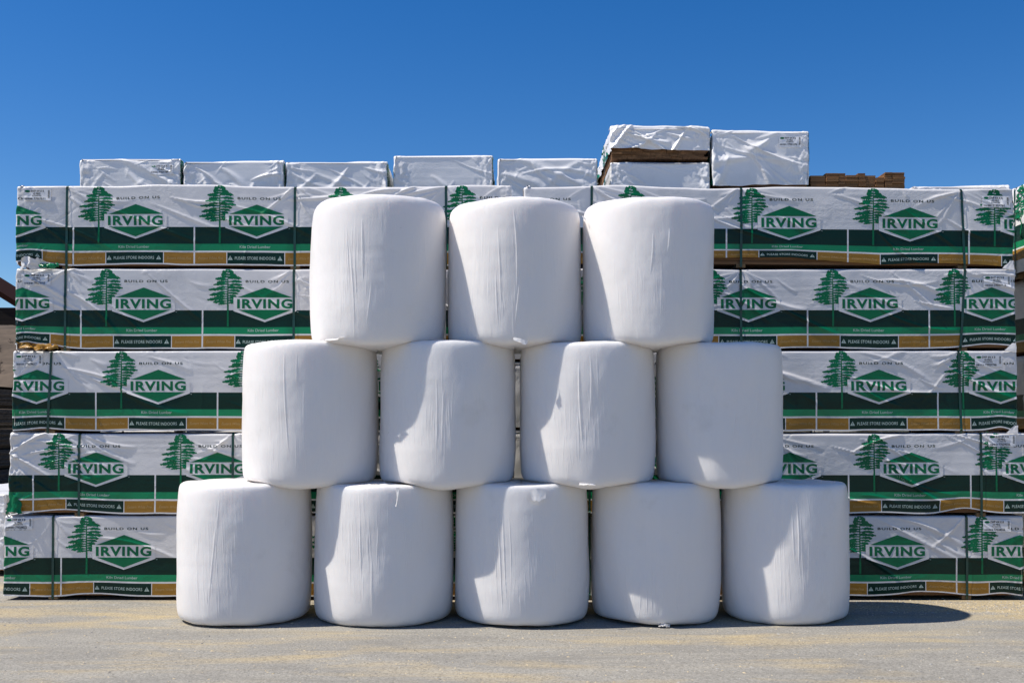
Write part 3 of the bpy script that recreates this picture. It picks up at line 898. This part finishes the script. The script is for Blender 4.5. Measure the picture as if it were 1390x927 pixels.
# ------------------------------------------------------------------ back row, ends towards the camera
BK = 12.76
LEN = 4.88
SCB = BK / F
G2 = 'lumber bundles standing end-on behind the front stack'
def end_on(l, r, top, total, label, seed, H=None, amt=1.0, wrapH=None, end_label=False, num='77031184', endgrain=False, dy=0.0, name_group=G2, endf='right', end_sag=.014, lift=None):
    d = BK + dy
    W = (r - l) * d / F
    z = Z(top, d) - total
    H = H or total - .04
    return bundle((X(l, d), d + LEN, z), R(-90), LEN, label, name_group, seed, off=.3, straps=(.5, 2.4, LEN - .75), H=H, W=W, total=total, fine=False,
                  amt=amt, end_fine=endf, wrapH=wrapH, end_label=end_label, num=num, endgrain=endgrain, end_sag=end_sag, sag=.004, lift=lift)
tops = []
specs = [
 (105, 243, 215, .81, 'white wrapped bundle end at the far left of the raised back row, with a label', 301, 1.1, True, .035),
 (247, 384, 219, .78, 'white wrapped bundle end with diagonal creases, next to the leftmost of the back row', 302, 1.3, False, .022),
 (387, 525, 219.5, .78, 'white wrapped crinkled bundle end above the left top bale in the back row', 303, .9, False, .022),
 (533, 669, 211, .84, 'smooth white wrapped bundle end behind the gap of the top bales, left one', 304, .5, False, .008),
 (675, 811, 215, .81, 'bluish white wrapped bundle end just left of the double-stacked bundles', 305, .8, False, .008),
]
for l, r, t, tot, lb, sd, am, el, es in specs:
    end_on(l, r, t, tot, lb, sd, amt=am, end_label=el, dy=random.uniform(-.05, .05), end_sag=es)
    tops.append((l, r, Z(t, BK) - tot))
# double
end_on(829, 965, 220, .79, 'smooth white wrapped bundle end under the loosely covered one', 306, amt=.45, end_sag=.004)
tops.append((829, 965, Z(220, BK) - .79))
end_on(829, 965, 173, Z(173, BK) - Z(220, BK) - .012, 'low bundle with draped creased white cover and bare brown boards below it', 307, H=.36, wrapH=.27, amt=1.9, endgrain=True, end_sag=.03, lift=bump_lift((.2, .2, .03)))
end_on(968, 1100, 178, .68, 'tall white wrapped bundle end with a label, highest at the right', 308, amt=1.2, end_label=True, num='77031276', end_sag=.02)
tops.append((968, 1100, Z(178, BK) - .68))
end_on(1241, 1374, 253, .60, 'low white wrapped bundle end just rising above the right end of the stack', 309, amt=1.2, dy=.4)
tops.append((1241, 1374, Z(253, BK + .4) - .60))

# unwrapped boards
def loose_boards(l, r, top, label, seed, hgt=.5, notch=True):
    rng = random.Random(seed)
    W = (r - l) * SCB
    zt = Z(top, BK)
    root = empty('board_pile', (X(l, BK), BK, zt - hgt))
    tag(root, label, 'board pile', 'unwrapped board piles on the back row')
    g = Geo()
    th = .027
    n = int(hgt / th)
    x = 0
    while x < W - .06:
        b = min(x + rng.choice((.09, .12, .15, .18)), W)
        drop = rng.choice((0, 0, 1, 1, 2)) if notch else rng.choice((0, 0, 0, 1))
        for i in range(n - drop):
            e = rng.uniform(0, .03)
            sh = rng.uniform(-.004, .004)
            g.box(x + .002 + sh, b - .002 + sh, e, LEN - e, i * th, (i + 1) * th - .002)
        x = b
    link_mesh('boards', g.mesh('boards'), [M['wood']], root, smooth=False)
    for q in (.6, 2.4, 4.2):
        gg = Geo(); gg.box(0, W, q - .045, q + .045, -.04, -.001)
        link_mesh('bearer', gg.mesh('bearer'), [M['bear']], root, smooth=False)
    return zt - hgt - .04
zb = loose_boards(1103, 1203, 231.5, 'long low pile of unwrapped brown boards, uneven top, right of the tall bundle', 41)
zb2 = loose_boards(1204, 1234, 230.5, 'small square stack of unwrapped brown boards beside the longer board pile', 42, notch=False)
tops.append((1103, 1232, zb))

# hidden columns that carry the back row: one bundle of the kind, copied
def copy_tree(o, parent=None):
    c = o.copy(); C.objects.link(c); c.parent = parent
    for ch in list(o.children): copy_tree(ch, c)
    return c
proto = None
HL = 'printed lumber bundle hidden in the lower back rows behind the front stack'
for l, r, zb_ in tops:
    z = 0.0
    xl = X(l, BK)
    n = max(1, round(zb_ / .81))
    hh = zb_ / n
    for k in range(n):
        if proto is None:
            proto, _, _ = bundle((xl, BK + .03 + LEN, 0), R(-90), LEN, HL, 'hidden carrying bundles of the back row', 400, off=.5, straps=(.5, 2.4, 4.2), W=1.18, total=.81, H=.772, fine=False, amt=.6)
            c = proto
        else:
            c = copy_tree(proto)
        c.location = (xl, BK + .03 + LEN, z)
        c.scale = (1, 1, hh / .81)
        z += hh

# ------------------------------------------------------------------ stack to the right, side towards the camera
G3 = 'printed lumber bundles in the stack beyond the right end'
xr = 5.31
lab3 = ['bottom', 'second from bottom', 'middle', 'second from top', 'top']
zz = 0
for k in range(5):
    tot = .81 if k < 4 else .95
    top5 = (k == 4)
    d = dict(H=tot - .04, total=tot)
    bundle((xr + random.uniform(-.03, .05) + (0.0 if top5 else .10), 10.6 + LEN, zz), R(-90), LEN,
           ['dark side of the bottom bundle at the right picture edge', 'dark side of the second lowest bundle at the right picture edge',
            'dark side of the mid-height bundle at the right picture edge', 'dark side of the bundle beneath the top one at the right picture edge',
            'topmost bundle at the right picture edge, sunlit green printed side sloping back'][k],
           G3, 500 + k, off=.62, straps=(.5, 2.4, 4.3), fine=False, amt=1.6, tatter=(0, 1.5), **d)
    zz += tot

# ------------------------------------------------------------------ left: single bundle, shed, piles, hill
bundle((X(9, 12.2) - 1.19, 12.2 + LEN, 0), R(-90), LEN, 'low white wrapped bundle on the ground behind the left end of the stack', 'white bundles left of the stack', 520,
       off=.2, straps=(.5, 2.4, 4.2), H=.85, total=.90, fine=False, end_fine='right', amt=1.0)

def shed():
    root = empty('open_shed', (-13.5, 29, 0))
    tag(root, 'dark open-sided shed with a brown pitched roof at the left edge', 'shed')
    brown = mat('brown_roof_metal', (0.028, 0.011, 0.008), 0.9, 0.05)
    dark = wood_mat('dark_shed_timber', (0.018, 0.011, 0.009), (0.010, 0.007, 0.006))
    g = Geo()
    sl = .62
    # roof plane falls to the right; local origin at the eave
    for x0, x1, s in ((-8, .10, 1), (-16.1, -8, -1)):
        def zf(x): return 5.05 + (sl * (-x) if s > 0 else sl * (16 + x))
        V = [(x0, 0, zf(x0)), (x1, 0, zf(x1)), (x1, 2.4, zf(x1)), (x0, 2.4, zf(x0)), (x0, 0, zf(x0) - .16), (x1, 0, zf(x1) - .16), (x1, 2.4, zf(x1) - .16), (x0, 2.4, zf(x0) - .16)]
        g.faces(V, [(0, 1, 2, 3), (4, 7, 6, 5), (0, 4, 5, 1), (1, 5, 6, 2), (2, 6, 7, 3), (3, 7, 4, 0)], 0)
    link_mesh('roof', g.mesh('roof'), [brown], root, smooth=False)
    g = Geo()
    g.box(-16, 0, .05, .25, 4.42, 4.88); g.box(-.2, 0, .25, 2.3, 4.42, 4.88); g.box(-16, -15.8, .25, 2.3, 4.42, 4.88)
    for i in range(24):
        xa, xb = -15.9 + i * .66, -15.9 + i * .66 + .64
        top = 4.9 + sl * min(-xb, 16 + xa) - .2
        if top > 4.95: g.box(xa, xb, .08, .12, 4.88, top)
    link_mesh('gable_wall', g.mesh('gable'), [dark], root, smooth=False)
    for x in (-15.9, -8):
        for y in (.15, 2.2):
            gg = Geo(); gg.box(x - .11, x + .11, y - .11, y + .11, 0, 4.42)
            link_mesh('post', gg.mesh('post'), [dark], root, smooth=False)
    gg = Geo(); gg.box(-3.23, -3.01, .04, .26, 0, 4.42)
    link_mesh('post', gg.mesh('post'), [dark], root, smooth=False)
shed()
def dark_pile(x, y, wd, n, label, sd):
    rng = random.Random(sd)
    root = empty('stored_board_pile', (x, y, 0))
    tag(root, label, 'board pile', 'dark board piles beside the shed')
    z = 0
    for k in range(n):
        g = Geo()
        for i in range(12):
            g.box(rng.uniform(-.05, .05), wd + rng.uniform(-.05, .05), rng.uniform(0, .1), 4.5, z + .09 + i * .035, z + .09 + i * .035 + .031)
        link_mesh('boards', g.mesh('boards'), [M['old']], root, smooth=False)
        for q in (.3, wd / 2, wd - .3):
            gg = Geo(); gg.box(q - .05, q + .05, 0.02, 4.4, z, z + .088)
            link_mesh('bearer', gg.mesh('bearer'), [M['old']], root, smooth=False)
        z += .53
    g = Geo()
    U = np.linspace(-.06, wd + .06, 20); V = np.array([-.08, -.06, 0.0, 1.5, 3.0, 4.6])
    UU, VV = np.meshgrid(U, V)
    ZZ = np.where(VV < -.07, z - .28 + .1 * fbm(UU * 2, UU * 0, sd), np.where(VV < -.05, z + .01, z + .03)) + .01 * fbm(UU * 3, VV * 3, sd + 2)
    g.grid(np.stack([UU, VV, ZZ], -1))
    link_mesh('tarpaulin', g.mesh('tarp'), [M['tarp']], root)
dark_pile(-17.3, 27.4, 3.9, 5, 'dark board pile under black sheet beside the shed at the left edge', 61)
dark_pile(-21.6, 27.2, 3.9, 4, 'lower dark board pile further left of the shed entrance', 62)

def hill():
    g = Geo()
    xs = np.linspace(-900, 900, 90); ys = np.linspace(150, 900, 40)
    xx, yy = np.meshgrid(xs, ys)
    zz = 26.0 * np.clip((yy - 150) / 120, 0, 1) ** .8 + 10 * np.clip((yy - 300) / 500, 0, 1) + 4 * fbm(xx / 90, yy / 90, 5, 3) * np.clip((yy - 150) / 80, 0, 1) - .5
    g.grid(np.stack([xx, yy, zz], -1))
    m = mat('hillside_leaf_litter', (0.10, 0.075, 0.055), 0.95, 0.1)
    k = NB(m); k.set('Base Color', k.ramp(k.noise(k.obj(), .12, 6, .7), [(.3, (.06, .048, .038)), (.7, (.15, .115, .085))]))
    tag(link_mesh('hill', g.mesh('hill'), [m]), kind='structure')
    rng = random.Random(5)
    g = Geo()
    for i in range(900):
        x = rng.uniform(-260, 60); y = rng.uniform(150, 290)
        z = 25.5 * min(1, max(0, (y - 150) / 120)) ** .8 - .6
        h = rng.uniform(1.6, 3.2); w_ = rng.uniform(.08, .14)
        g.faces([(x - w_, y, z - .5), (x + w_, y, z - .5), (x, y + w_, z - .5), (x, y, z + h * 1.25)], [(0, 1, 3), (1, 2, 3), (2, 0, 3)], 0)
        for b in range(16):
            a = rng.uniform(0, 6.28); t = rng.uniform(.3, .95); l = h * rng.uniform(.2, .42) * (1.2 - t)
            p = Vector((x, y, z + h * t * 1.2)); q = p + Vector((math.cos(a) * l, math.sin(a) * l, l * .8))
            g.faces([tuple(p), tuple(p + Vector((0, 0, .08))), tuple(q), (q.x, q.y, q.z - .10)], [(0, 1, 2, 3)], 0)
    o = link_mesh('bare_woods', g.mesh('woods'), [mat('bare_branches', (0.085, 0.068, 0.056), .9, .1)], smooth=False)
    tag(o, 'bare brown woods on the distant hillside behind the shed', 'woods', kind='stuff')
hill()
